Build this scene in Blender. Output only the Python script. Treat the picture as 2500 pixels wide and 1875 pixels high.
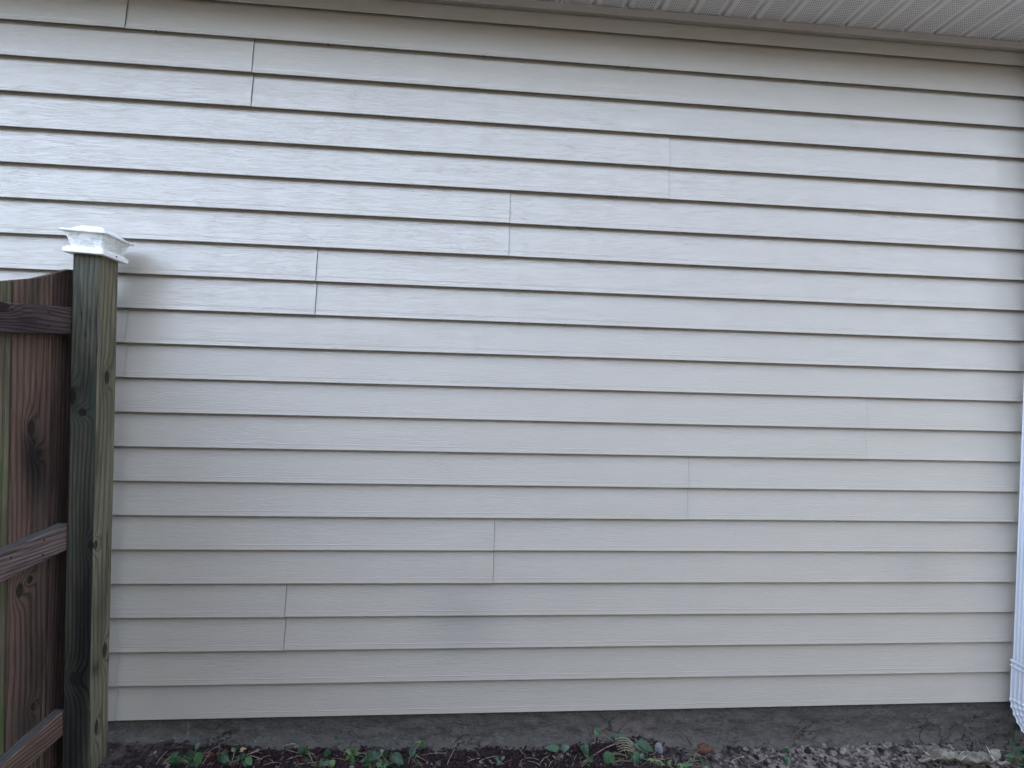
import bpy, bmesh, math, random
from mathutils import Vector, Matrix, noise
random.seed(7)
R = math.radians
for o in list(bpy.data.objects): bpy.data.objects.remove(o)
C = bpy.context.scene.collection

# ------------------------------------------------------------------ camera
F, CX, CY, CZ, YAW, PITCH, ROLL = 1244.73, -0.0191, -1.9707, 1.3054, 0.075836, -0.010676, 0.02842
fwd = Vector((math.sin(YAW)*math.cos(PITCH), math.cos(YAW)*math.cos(PITCH), math.sin(PITCH)))
rgt0 = Vector((math.cos(YAW), -math.sin(YAW), 0)); up0 = rgt0.cross(fwd)
rgt = rgt0*math.cos(ROLL)+up0*math.sin(ROLL); upv = up0*math.cos(ROLL)-rgt0*math.sin(ROLL)
cam = bpy.data.objects.new('camera', bpy.data.cameras.new('camera')); C.objects.link(cam)
cam.matrix_world = Matrix(((rgt.x,upv.x,-fwd.x,CX),(rgt.y,upv.y,-fwd.y,CY),(rgt.z,upv.z,-fwd.z,CZ),(0,0,0,1)))
cam.data.sensor_width = 36; cam.data.lens = 36*F/2500; cam.data.clip_start = .05; cam.data.clip_end = 2000
bpy.context.scene.camera = cam
CAM = Vector((CX,CY,CZ))
def ray(x, y): return rgt*((x-1250)/F) - upv*((y-937.5)/F) + fwd
def at(x, y, Y):                      # photo pixel -> world point on the plane y=Y
    d = ray(x, y); return CAM + d*((Y-CY)/d.y)
def atz(x, y, fz):                    # photo pixel -> world point on the ground fz(x,y)
    d = ray(x, y); t = 1.2
    while t < 4 and (CAM+d*t).z > fz((CAM+d*t).x, (CAM+d*t).y): t += .004
    return CAM+d*t

# ------------------------------------------------------------------ light
SUN_EL, SUN_ROT = 40, 25              # the veiled sun stands behind the house
w = bpy.data.worlds.new('World'); bpy.context.scene.world = w; w.use_nodes = True
nt = w.node_tree; nt.nodes.clear()
sky = nt.nodes.new('ShaderNodeTexSky'); sky.sky_type = 'NISHITA'; sky.sun_disc = False
sky.sun_elevation = R(SUN_EL); sky.sun_rotation = R(SUN_ROT); sky.dust_density = 5; sky.air_density = 1.0; sky.ozone_density = 1.5
hs = nt.nodes.new('ShaderNodeHueSaturation'); hs.inputs['Saturation'].default_value = .64
bg = nt.nodes.new('ShaderNodeBackground'); bg.inputs['Strength'].default_value = .15
ow = nt.nodes.new('ShaderNodeOutputWorld')
nt.links.new(sky.outputs[0], hs.inputs['Color'])
# a thinner, brighter part of the cloud cover, high on the left behind the viewer
wtc = nt.nodes.new('ShaderNodeTexCoord'); wdt = nt.nodes.new('ShaderNodeVectorMath'); wdt.operation = 'DOT_PRODUCT'
bd_ = Vector((-.50, -.74, .50)).normalized(); wdt.inputs[1].default_value = bd_; nt.links.new(wtc.outputs['Generated'], wdt.inputs[0])
wno = nt.nodes.new('ShaderNodeTexNoise'); wno.inputs['Scale'].default_value = 2.2; wno.inputs['Detail'].default_value = 5; nt.links.new(wtc.outputs['Generated'], wno.inputs['Vector'])
wad = nt.nodes.new('ShaderNodeMath'); wad.operation = 'MULTIPLY_ADD'; wad.inputs[1].default_value = .35; nt.links.new(wno.outputs['Fac'], wad.inputs[0]); nt.links.new(wdt.outputs['Value'], wad.inputs[2])
wmr = nt.nodes.new('ShaderNodeMapRange'); wmr.interpolation_type = 'SMOOTHSTEP'; wmr.inputs['From Min'].default_value = .62; wmr.inputs['From Max'].default_value = 1.18
wmr.inputs['To Min'].default_value = 1.0; wmr.inputs['To Max'].default_value = 2.15; nt.links.new(wad.outputs[0], wmr.inputs['Value'])
wsc = nt.nodes.new('ShaderNodeVectorMath'); wsc.operation = 'SCALE'; nt.links.new(hs.outputs[0], wsc.inputs[0]); nt.links.new(wmr.outputs['Result'], wsc.inputs['Scale'])
nt.links.new(wsc.outputs[0], bg.inputs[0]); nt.links.new(bg.outputs[0], ow.inputs[0])
sl = bpy.data.lights.new('sun', 'SUN'); sl.energy = .5; sl.angle = R(80); sl.color = (1, .985, .965)
so = bpy.data.objects.new('sun', sl); C.objects.link(so)
sd = Vector((math.sin(R(SUN_ROT))*math.cos(R(SUN_EL)), math.cos(R(SUN_ROT))*math.cos(R(SUN_EL)), math.sin(R(SUN_EL))))
so.rotation_euler = sd.to_track_quat('Z', 'Y').to_euler()
vs = bpy.context.scene.view_settings
vs.view_transform = 'Standard'; vs.look = 'None'; vs.gamma = 1; vs.exposure = 2.62

# ------------------------------------------------------------------ helpers
def tag(o, label=None, cat=None, group=None, kind=None):
    if label: o['label'] = label
    if cat: o['category'] = cat
    if group: o['group'] = group
    if kind: o['kind'] = kind
    return o
def empty(name, loc=(0,0,0)):
    o = bpy.data.objects.new(name, None); C.objects.link(o); o.location = loc; o.empty_display_size = .1; return o
def mesh(name, vs_, fs, mat, parent=None, smooth=False, mi=None):
    m = bpy.data.meshes.new(name); m.from_pydata([tuple(v) for v in vs_], [], fs)
    for mm in (mat if isinstance(mat, (list,tuple)) else [mat]): m.materials.append(mm)
    if mi: m.polygons.foreach_set('material_index', mi)
    if smooth: m.polygons.foreach_set('use_smooth', [True]*len(m.polygons))
    m.update()
    o = bpy.data.objects.new(name, m); C.objects.link(o)
    if parent:
        o.parent = parent
        M = parent.matrix_world if not parent.parent else parent.parent.matrix_basis @ parent.matrix_basis
        loc = Vector(parent.location)
        if parent.parent: loc = loc + Vector(parent.parent.location)
        if loc.length > 0:
            for v in m.vertices: v.co -= loc
    return o
class MB:
    def __init__(s): s.v=[]; s.f=[]; s.m=[]
    def add(s, vs_, fs, mi=0):
        n=len(s.v); s.v += [Vector(v) for v in vs_]; s.f += [tuple(i+n for i in f) for f in fs]; s.m += [mi]*len(fs)
    def box(s, a, b, mi=0):
        x0,y0,z0=a; x1,y1,z1=b
        s.add([(x0,y0,z0),(x1,y0,z0),(x1,y1,z0),(x0,y1,z0),(x0,y0,z1),(x1,y0,z1),(x1,y1,z1),(x0,y1,z1)],
              [(0,3,2,1),(4,5,6,7),(0,1,5,4),(1,2,6,5),(2,3,7,6),(3,0,4,7)], mi)
    def tube(s, pts, r, n=6, mi=0):
        pts=[Vector(p) for p in pts]; rr = r if isinstance(r,(list,tuple)) else [r]*len(pts); base=len(s.v); vs_=[]
        for i,p in enumerate(pts):
            t=(pts[min(i+1,len(pts)-1)]-pts[max(i-1,0)]).normalized()
            a=t.orthogonal().normalized() if i==0 else (a - t*a.dot(t)).normalized()
            b=t.cross(a)
            for k in range(n):
                q=2*math.pi*k/n; vs_.append(p+a*math.cos(q)*rr[i]+b*math.sin(q)*rr[i])
        fs=[]
        for i in range(len(pts)-1):
            for k in range(n):
                k2=(k+1)%n; fs.append((i*n+k,i*n+k2,(i+1)*n+k2,(i+1)*n+k))
        fs.append(tuple(range(n-1,-1,-1))); fs.append(tuple((len(pts)-1)*n+k for k in range(n)))
        s.add(vs_, fs, mi)
    def loft(s, rings, closed=True, caps=True, mi=0):
        n=len(rings[0]); vs_=[v for r in rings for v in r]; fs=[]
        for i in range(len(rings)-1):
            for k in range(n if closed else n-1):
                k2=(k+1)%n; fs.append((i*n+k,i*n+k2,(i+1)*n+k2,(i+1)*n+k))
        if caps and closed: fs.append(tuple(range(n-1,-1,-1))); fs.append(tuple((len(rings)-1)*n+k for k in range(n)))
        s.add(vs_, fs, mi)
    def build(s, name, mat, parent=None, smooth=False, bevel=0, sub=0):
        o=mesh(name, s.v, s.f, mat, parent, smooth, s.m if isinstance(mat,(list,tuple)) else None)
        if bevel:
            b=o.modifiers.new('bevel','BEVEL'); b.width=bevel; b.segments=2; b.limit_method='ANGLE'
        if sub:
            b=o.modifiers.new('sub','SUBSURF'); b.levels=sub; b.render_levels=sub
        return o
def N3(x,y,z): return noise.noise(Vector((x,y,z)))
def sstep(a,b,x):
    t=min(1,max(0,(x-a)/(b-a))); return t*t*(3-2*t)

# ---- little expression language for shader nodes
class S:
    def __init__(s, nt, k): s.nt=nt; s.k=k
    def _m(s, op, *o, **kw):
        n=s.nt.nodes.new('ShaderNodeMath'); n.operation=op
        for i,q in enumerate((s,)+o):
            if isinstance(q,S): s.nt.links.new(q.k, n.inputs[i])
            else: n.inputs[i].default_value=q
        return S(s.nt, n.outputs[0])
    def __add__(s,o): return s._m('ADD',o)
    __radd__=__add__
    def __sub__(s,o): return s._m('SUBTRACT',o)
    def __rsub__(s,o): return (s*-1)+o
    def __mul__(s,o): return s._m('MULTIPLY',o)
    __rmul__=__mul__
    def __truediv__(s,o): return s._m('DIVIDE',o)
    def pw(s,o): return s._m('POWER',o)
    def sin(s): return s._m('SINE')
    def abs(s): return s._m('ABSOLUTE')
    def exp(s): return s._m('EXPONENT')
    def fract(s): return s._m('FRACT')
    def sqrt(s): return s._m('SQRT')
    def mx(s,o): return s._m('MAXIMUM',o)
    def mn(s,o): return s._m('MINIMUM',o)
    def clamp(s): return s.mx(0.).mn(1.)
    def step(s,a,b):                       # smoothstep a..b -> 0..1
        n=s.nt.nodes.new('ShaderNodeMapRange'); n.interpolation_type='SMOOTHSTEP'
        s.nt.links.new(s.k,n.inputs['Value']); n.inputs['From Min'].default_value=a; n.inputs['From Max'].default_value=b
        return S(s.nt,n.outputs['Result'])
class Mat:
    def __init__(s, name, rough=.6, spec=.5):
        s.m=bpy.data.materials.new(name); s.m.use_nodes=True; s.nt=s.m.node_tree; s.b=s.nt.nodes['Principled BSDF']
        s.b.inputs['Roughness'].default_value=rough; s.b.inputs['Specular IOR Level'].default_value=spec
        tc=s.nt.nodes.new('ShaderNodeNewGeometry'); s.co=tc.outputs['Position']
        sp=s.nt.nodes.new('ShaderNodeSeparateXYZ'); s.nt.links.new(s.co,sp.inputs[0]); s.x,s.y,s.z=[S(s.nt,q) for q in sp.outputs]
    def vec(s,x,y,z):
        n=s.nt.nodes.new('ShaderNodeCombineXYZ')
        for i,q in enumerate((x,y,z)):
            if isinstance(q,S): s.nt.links.new(q.k,n.inputs[i])
            else: n.inputs[i].default_value=q
        return n.outputs[0]
    def noise(s,v=None,scale=5,det=3,rough=.5,dist=0,sc=(1,1,1)):
        if v is None: v=s.vec(s.x*sc[0],s.y*sc[1],s.z*sc[2])
        n=s.nt.nodes.new('ShaderNodeTexNoise'); s.nt.links.new(v,n.inputs['Vector'])
        n.inputs['Scale'].default_value=scale; n.inputs['Detail'].default_value=det; n.inputs['Roughness'].default_value=rough; n.inputs['Distortion'].default_value=dist
        return S(s.nt,n.outputs['Fac'])
    def voro(s,v=None,scale=5,feature='F1',sc=(1,1,1),rnd=1):
        if v is None: v=s.vec(s.x*sc[0],s.y*sc[1],s.z*sc[2])
        n=s.nt.nodes.new('ShaderNodeTexVoronoi'); n.feature=feature; s.nt.links.new(v,n.inputs['Vector']); n.inputs['Scale'].default_value=scale; n.inputs['Randomness'].default_value=rnd
        return S(s.nt,n.outputs['Distance'])
    def mix(s,f,a,b):
        n=s.nt.nodes.new('ShaderNodeMix'); n.data_type='RGBA'
        for q,i in ((f,0),(a,6),(b,7)):
            if isinstance(q,S): s.nt.links.new(q.k,n.inputs[i])
            elif isinstance(q,(tuple,list)): n.inputs[i].default_value=(*q,1)
            elif isinstance(q,(int,float)): n.inputs[i].default_value=q
            else: s.nt.links.new(q,n.inputs[i])
        return n.outputs[2]
    def col(s,c):
        if isinstance(c,tuple): s.b.inputs['Base Color'].default_value=(*c,1)
        else: s.nt.links.new(c,s.b.inputs['Base Color'])
        return s
    def rough(s,r):
        if isinstance(r,S): s.nt.links.new(r.k,s.b.inputs['Roughness'])
        else: s.b.inputs['Roughness'].default_value=r
        return s
    def bump(s,h,dist=.001,strength=1):
        n=s.nt.nodes.new('ShaderNodeBump'); n.inputs['Distance'].default_value=dist; n.inputs['Strength'].default_value=strength
        s.nt.links.new(h.k,n.inputs['Height'])
        if getattr(s,'_bn',None): s.nt.links.new(s._bn,n.inputs['Normal'])
        s._bn=n.outputs[0]; s.nt.links.new(s._bn,s.b.inputs['Normal']); return s

# ------------------------------------------------------------------ materials
def siding_mat():
    m=Mat('vinyl siding', .42, 1.0)
    wob=m.noise(sc=(3.5,1,9),scale=1,det=1)
    g=m.noise(m.vec(m.x*6, m.y*6, m.z*135+wob*5.),scale=1,det=3,rough=.55)
    fine=m.noise(sc=(60,60,330),scale=1,det=2)
    lines=(g-.5).abs().step(0,.045)            # engraved grain lines
    depth=m.noise(sc=(3.2,1,24),scale=1,det=2).step(.38,.62)
    h=lines*(depth*.25+.75)+g*.30+fine*.06
    m.bump(m.noise(sc=(1.2,1,5),scale=1,det=1),.0008,.4)
    m.bump(h,.00034,.9)
    chalk=m.noise(sc=(4,2,22),scale=1,det=5,rough=.65)
    blot=m.noise(sc=(1.1,1,1.6),scale=1,det=4)
    c=m.mix(chalk.step(.35,.7),(.408,.378,.326),(.424,.394,.340))
    c=m.mix(blot.step(.45,.8)*.30,c,(.385,.36,.312))
    def smudge(x0,z0,rx,rz):
        dx=(m.x-x0)/rx; dz=(m.z-z0)/rz; return (dx*dx+dz*dz)*-1
    sm=smudge(-.045,.350,.13,.12).exp()*.26+smudge(1.84,.546,.13,.12).exp()*.14
    nn=m.noise(scale=9,det=3)
    c=m.mix((sm*(nn*.9+.55)).clamp(),c,(.14,.135,.14))
    sp=m.voro(scale=6.5,sc=(1,0.01,1)); pick=m.noise(scale=3.1,det=0)
    dots=(1-sp.step(.010,.018))*pick.step(.52,.56)*(1-m.z.step(.3,2.6)*.7)
    c=m.mix(dots.clamp()*.8,c,(.05,.045,.04))
    m.col(c); m.rough(blot*.12+.28)
    return m.m
def wood_mat(name, axis, dark, light, knots=(), freq=55, seed=0., moss=None, mossw=0., stain=None, black=None, rough=.82, bd=.0012):
    """axis: (u, v) coordinate names across / along the grain"""
    m=Mat(name, rough, .25); g={'x':m.x,'y':m.y,'z':m.z}; u=g[axis[0]]; v=g[axis[1]]
    o=[a for a in 'xyz' if a not in axis][0]
    fld=u*1.+m.noise(m.vec(u*9+seed,v*1.3+seed,0.),scale=1,det=2)*.045+m.noise(m.vec(u*3,v*.6+seed,seed),scale=1,det=1)*.10+g[o]*.6
    kn=None
    for (ku,kv,ru,rv) in knots:
        du=(u-ku)/ru; dv=(v-kv)/rv; d2=du*du+dv*dv
        fld=fld+(d2*-.32).exp()*.040
        e=d2.sqrt()
        k=1-e.step(.75,1.05); kn=k if kn is None else kn.mx(k)
    ring=(fld*(freq*1.35)*6.283).sin()*.5+.5
    ring=ring.pw(2.6)
    fib=m.noise(m.vec(u*420,v*9+seed,g[o]*300),scale=1,det=3)
    blot=m.noise(m.vec(u*10+seed,v*2.6,g[o]*6+seed),scale=1,det=4)
    c=m.mix(ring*.62,light,dark)
    c=m.mix(((fib-.5)*1.5+.30).clamp(),c,tuple(q*.55 for q in dark))
    c=m.mix(blot.step(.42,.72)*.65,c,tuple(q*.7 for q in dark))
    if moss: c=m.mix(m.noise(m.vec(u*14+seed*2,v*3+7,3.),scale=1,det=3).step(.46,.68)*mossw,c,moss)
    if stain:
        for (su,sv,ru,rv,a) in stain:
            du=(u-su)/ru; dv=(v-sv)/rv; q=((du*du+dv*dv)*-1).exp()*a
            c=m.mix((q*(blot*1.6+.2)*(ring*.3+.8)).clamp(),c,black or (.006,.007,.008))
    h=fib*.5-ring*.6
    if kn is not None:
        c=m.mix(kn*.85,c,(.014,.011,.010)); h=h-kn*1.2
    # drying checks
    ck=m.noise(m.vec(u*95+seed,v*1.6,g[o]*70),scale=1,det=1)
    cr=(1-(ck-.5).abs().step(.0,.018))*m.noise(m.vec(u*8,v*2+seed,1.),scale=1,det=1).step(.52,.62)
    c=m.mix(cr*.75,c,(.008,.007,.007)); h=h-cr*2
    m.col(c); m.bump(h,bd,.9)
    return m.m
M={}
M['siding']=siding_mat()
q=Mat('painted trim',.5,.4); q.col(q.mix(q.noise(scale=6,det=4).step(.3,.7),(.35,.325,.31),(.38,.355,.335))); M['trim']=q.m
# perforated soffit: rows of punched holes between the ribs
q=Mat('perforated soffit',.55,.4)
uu=((q.x-.269)/.1274).fract()                       # 0..1 across one rib module (rib 0..0.15)
band=uu.step(.27,.31)*(1-uu.step(.86,.90))
hx=((q.x)/.0085).fract()-.5; hy=((q.y+hx*0)/.0085).fract()-.5
hd=(hx*hx+hy*hy).sqrt()
hole=(1-hd.step(.20,.30))*band
q.col(q.mix(hole.clamp(),q.mix(q.noise(scale=7,det=4).step(.3,.7),(.68,.68,.70),(.74,.74,.76)),(.05,.05,.05))); M['soffit']=q.m
q=Mat('white aluminium',.38,.5); q.col(q.mix(q.noise(sc=(9,9,2),scale=1,det=4).step(.4,.75),(.70,.73,.79),(.62,.65,.70))); M['alu']=q.m
# parged foundation
q=Mat('rough mortar parging',.95,.15)
n1=q.noise(sc=(26,26,48),scale=1,det=6,rough=.68); n2=q.noise(sc=(60,60,130),scale=1,det=4,rough=.65); big=q.noise(scale=2.4,det=3)
wv=q.vec(q.x*10+n1*1.6,q.y*3,q.z*22+n1*2.6); e=q.voro(wv,1,'DISTANCE_TO_EDGE')
msk=q.noise(sc=(2.6,1,1.5),scale=1,det=2)
crack=(1-e.step(.004,.026))*((msk-.54)*7+(q.z+.08)*-7).clamp()*.9
c=q.mix(n1.step(.32,.68),(.070,.067,.059),(.106,.101,.090))
c=q.mix(n2.step(.55,.72)*.5,c,(.16,.16,.155)); c=q.mix(((n2.step(.30,.45)*-1+1.)*.7).clamp(),c,(.025,.025,.025))
c=q.mix((q.z+n1*.05)._m('MULTIPLY',-1.).step(.04,.16)*.35,c,(.085,.068,.062))
rx=(q.x-.62)/.16; rz=(q.z+.075)/.035
c=q.mix((((rx*rx+rz*rz)*-1).exp()*.3*n1*1.5).clamp(),c,(.16,.10,.085))
c=q.mix(crack.clamp(),c,(.008,.008,.008)); q.col(c)
q.bump(n1*.8+n2*.6-crack*.8,.007,1.); M['foundation']=q.m
# soil
q=Mat('damp soil',.97,.1)
n1=q.noise(scale=22,det=6,rough=.65); n2=q.noise(scale=110,det=4); b=q.noise(scale=2.2,det=3); lum=q.noise(scale=1.3,det=2)
c=q.mix(n1.step(.36,.66),(.030,.024,.024),(.085,.070,.064))
c=q.mix(q.x.step(.75,1.15)*n1.step(.38,.60)*.9,c,(.23,.195,.172))
c=q.mix((1-q.x.step(.55,.95))*q.x.step(-1.25,-.9)*.75,c,(.022,.013,.014))
c=q.mix((1-q.y.step(-1.3,-.7))*(b.step(.35,.6)*.4+.5),c,(.055,.058,.045))
c=q.mix((1-n2.step(.30,.42))*.7,c,(.012,.010,.010)); q.col(c); q.bump(n1+n2*.35,.012,1.); M['soil']=q.m
def flat(name,a,b_,rough=.85,scale=40,spec=.25,bd=.0006):
    q=Mat(name,rough,spec); n=q.noise(scale=scale,det=3); q.col(q.mix(n.step(.3,.7),a,b_)); q.bump(n,bd,.8); return q.m
def leafmat(name,a,b_):
    q=Mat(name,.5,.4); n=q.noise(scale=60,det=3); q.col(q.mix(n.step(.3,.7),a,b_)); q.bump(n,.0015,.8)
    q.b.inputs['Subsurface Weight'].default_value=.0; return q.m
M['chipA']=flat('dark red mulch',(.030,.013,.017),(.055,.025,.029)); M['chipB']=flat('black mulch',(.010,.007,.008),(.022,.015,.016))
M['chipC']=flat('grey wood chip',(.12,.095,.085),(.19,.15,.135)); M['chipD']=flat('brown clod',(.045,.038,.035),(.085,.070,.064)); M['chipE']=flat('pale clod',(.15,.128,.115),(.26,.225,.20))
M['straw']=flat('dry straw',(.22,.18,.13),(.38,.33,.26)); M['needle']=flat('pine needle',(.20,.075,.05),(.28,.12,.07))
M['leaf1']=leafmat('dark green leaf',(.014,.040,.020),(.026,.065,.030)); M['leaf2']=leafmat('mid green leaf',(.025,.070,.028),(.042,.105,.040))
M['leaf3']=leafmat('yellow green leaf',(.055,.11,.032),(.09,.15,.05)); M['leaf4']=leafmat('grey green leaf',(.045,.085,.058),(.08,.125,.085))
M['stem']=flat('weed stem',(.13,.14,.075),(.21,.20,.13)); M['dead']=flat('dry leaf',(.15,.14,.11),(.25,.235,.19),.75,30,bd=.0015)
M['deadrim']=flat('bleached leaf edge',(.40,.38,.36),(.55,.53,.51)); M['tan']=flat('tan dead leaf',(.36,.25,.15),(.45,.33,.22)); M['stone']=flat('grey stone',(.12,.12,.12),(.20,.20,.20),.9,60,bd=.003)
q=Mat('curled dry leaf',.75,.25); n=q.noise(scale=34,det=4); n2=q.noise(scale=14,det=3); q.col(q.mix(n2.step(.48,.66)*.75,q.mix(n.step(.3,.7),(.14,.13,.10),(.25,.235,.19)),(.07,.045,.03))); q.bump(n,.003,1.); M['curled']=q.m
M['clay']=flat('red clay clod',(.070,.034,.022),(.125,.062,.040),.95,90,bd=.004); M['stick']=flat('black stick',(.012,.010,.010),(.025,.02,.02))

M['shade_and_tab']=flat('joint shade and weep tab',(.07,.065,.065),(.15,.14,.14))  # painted shadow of the panel joints; weep tabs share this dark colour
# ------------------------------------------------------------------ ground
GP=[(-6,-.06),(-1.3,-.075),(-.95,-.100),(-.69,-.113),(-.3,-.128),(.17,-.144),(.45,-.135),(.62,-.110),(.85,-.150),(1.1,-.168),(1.6,-.160),(1.9,-.168),(2.2,-.205),(3,-.22),(8,-.25)]
def gline(x):
    for (a,za),(b,zb) in zip(GP,GP[1:]):
        if x<=b: t=max(0,(x-a)/(b-a)); return za+(zb-za)*t
    return GP[-1][1]
def gz(x,y):
    d=max(0,-y); near=math.exp(-d*1.2)
    return gline(x)-.035*min(d,4) + near*(N3(x*5,y*5,3)*.022+N3(x*17,y*17,1)*.010+N3(x*48,y*48,8)*.004) - .012*sstep(.1,.0,d)*0
def axis_pts(lo,hi,a,b,st):
    r=[]; x=a
    while x<=b: r.append(x); x+=st
    k=.05; x=a
    left=[]
    while x>lo: x-=k; left.append(max(x,lo)); k*=1.35
    k=.05; x=b
    right=[]
    while x<hi: x+=k; right.append(min(x,hi)); k*=1.35
    return sorted(set(left))+r+right
xs=axis_pts(-400,400,-1.9,2.9,.011); ys=axis_pts(-400,12,-.62,.06,.011)
gv=[(x,y,gz(x,y)) for y in ys for x in xs]; nx=len(xs)
gf=[(j*nx+i,j*nx+i+1,(j+1)*nx+i+1,(j+1)*nx+i) for j in range(len(ys)-1) for i in range(nx-1)]
tag(mesh('ground',gv,gf,M['soil'],smooth=True),kind='structure')

# ------------------------------------------------------------------ house
E=.127
house=tag(empty('house',(0.4,0,-.2)),'house side wall of pale beige horizontal vinyl siding under a perforated soffit','house')
X0,X1=-3.4,3.6
# siding: 11 double-course panels, each panel row cut into overlapping lengths
joints={0:[-1.306],1:[-.705],2:[.078],3:[.85],4:[1.597],5:[-1.299],6:[-.621],7:[.103],8:[.731,2.135],9:[-.870],10:[-1.318],11:[.2]}
TOPZ=2.745
def prof(k, z1):
    """outline of one course, lip to top; (y, dz) outward is -y"""
    zt=min(E+.026, z1)
    P=[(.0235,.0240),(.0060,.0240),(.0026,.0200),(.0024,.0006),(.0008,0),(0,.0018)]
    for t in (.04,.15,.3,.45,.6,.75,.88,1.0):
        dz=.0018+(zt-.0018)*t
        f=dz/(E+.02)
        P.append((.0212*(f*(1.10-.10*f)),dz))
    return P
smb=MB()
def wob(x,k): return .0011*N3(x*1.1,k*7.3,0)+.0006*N3(x*3.1,k*3.7,5)
for row in range(11):
    js=sorted(joints.get(row,[])); ends=[X0]+js+[X1]; off0=0
    for s_ in range(len(ends)-1):
        xa=ends[s_]-(.02 if s_ else 0); xb=ends[s_+1]; last=s_==len(ends)-2
        n=max(2,int((xb-xa)/.06)); X=[xa+(xb-xa)*i/n for i in range(n+1)]
        if not last: X=X[:-1]+[xb-.03,xb-.012,xb]
        X=sorted(set(X))
        for c in (0,1):
            k=row*2+c; z0=k*E; z1=(TOPZ-z0) if k==21 else 9
            rings=[]
            for x in X:
                lift=0 if last else (.04 if row in (0,5) else 1)*(.0016*sstep(xb-.5,xb,x)+.0016*sstep(xb-.03,xb,x))
                base=-.0002 if last and s_ else 0
                ring=[]
                for (py,pz) in prof(k,z1):
                    bow=math.sin(math.pi*min(1,pz/E))
                    ring.append((x, py+wob(x,k)*(.4+bow)-lift*(.5+.6*bow)+(.0012 if s_ else 0), z0+pz+.0008*N3(x*.8,k*2.1,9)))
                rings.append(ring)
            smb.loft(rings,closed=False,caps=False)
            if not last:   # visible cut edge of the vinyl sheet
                r=rings[-1]; r2=[(v[0],v[1]+.0011,v[2]) for v in r]
                smb.loft([r,r2],closed=False,caps=False)
                smb.loft([[(v[0]+dx,v[1]+dy,v[2]) for v in r[5:]] for dx,dy in ((-.0003,.0011),(.0002,.0007),(.0010,.0007),(.0013,.0016))],closed=False,caps=False,mi=1) if (row not in (0,5) and xb<2) else None  # thin dark strip painted in as the shadow of the lap joint
# last half course under the trim
siding=smb.build('siding',[M['siding'],M['shade_and_tab']],house,smooth=True)
sd_=siding.data
sd_.set_sharp_from_angle(angle=R(25))
# weep-hole tabs along the lips
for (px,py) in [(380,78),(800,110),(1182,141),(1535,165),(2020,203),(480,254),(936,285),(1180,300),(450,423),(710,437),(1505,483),(2190,518),(1268,790),(1380,796),(1440,637),(760,770)]:
    p0=at(px,py,0); k=round(p0.z/E); z=k*E; x=p0.x
    wt=MB(); wt.box((x-.004,.0015,z-.0035),(x+.004,.006,z+.0022)); wt.build('weep_tab',M['shade_and_tab'],siding,bevel=.001)
b=MB(); b.box((X0,.0285,-.02),(X1,.30,2.9)); b.build('wall_core',M['trim'],house)
# foundation
fv=[];ff=[];fx=[X0+i*.012 for i in range(int((X1-X0)/.012)+1)]; fz_=[.012-.009*i for i in range(36)]
for z in fz_:
    for x in fx:
        d=z-gline(x); bulge=.030*math.exp(-max(0,d)/.022)
        y=.021-bulge-.006*N3(x*20,2,z*26)-.0035*N3(x*60,5,z*80)-.004*abs(N3(x*9,8,z*30))
        fv.append((x,min(y,.0225),z))
nf=len(fx)
ff=[(j*nf+i,(j+1)*nf+i,(j+1)*nf+i+1,j*nf+i+1) for j in range(len(fz_)-1) for i in range(nf-1)]
mesh('foundation',fv,ff,M['foundation'],house,smooth=True)
# j-channel trim
t=MB()
P=[(.006,2.7255),(-.0155,2.7235),(-.0175,2.7255),(-.0175,2.7475),(-.0185,2.7500),(-.0160,2.7515),(.006,2.7515)]
t.loft([[(x,y,z) for y,z in P] for x in (X0,X1)]); t.build('soffit_trim',M['trim'],house)
# soffit with pressed ribs
ZS=2.7535; OV=-.31; MOD=.1274; sr=[]
x=.269-MOD*31
prf=[]
while x<X1:
    prf+=[(x-.001,ZS),(x+.0015,ZS+.009),(x+.0125,ZS+.011),(x+.019,ZS+.0005),(x+.030,ZS)]
    x+=MOD
sm=MB(); ny=8
sm.loft([[(px,-.0165+(OV+.0165)*i/ny if i else -.010,pz) for px,pz in prf] for i in range(ny+1)],closed=False,caps=False)
sof=sm.build('soffit',M['soffit'],house)
f=MB(); f.box((X0,OV-.02,ZS-.012),(X1,OV,ZS+.17)); f.build('fascia',M['alu'],house,bevel=.003)
r=MB(); r.add([(X0-.2,OV-.06,ZS+.17),(X1+.2,OV-.06,ZS+.17),(X1+.2,3.6,ZS+1.9),(X0-.2,3.6,ZS+1.9),(X0-.2,OV-.06,ZS+.19),(X1+.2,OV-.06,ZS+.19),(X1+.2,3.6,ZS+1.92),(X0-.2,3.6,ZS+1.92)],
      [(0,3,2,1),(4,5,6,7),(0,1,5,4),(1,2,6,5),(2,3,7,6),(3,0,4,7)]); r.build('roof',flat('grey shingle',(.05,.05,.05),(.09,.085,.08)),house)
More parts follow.
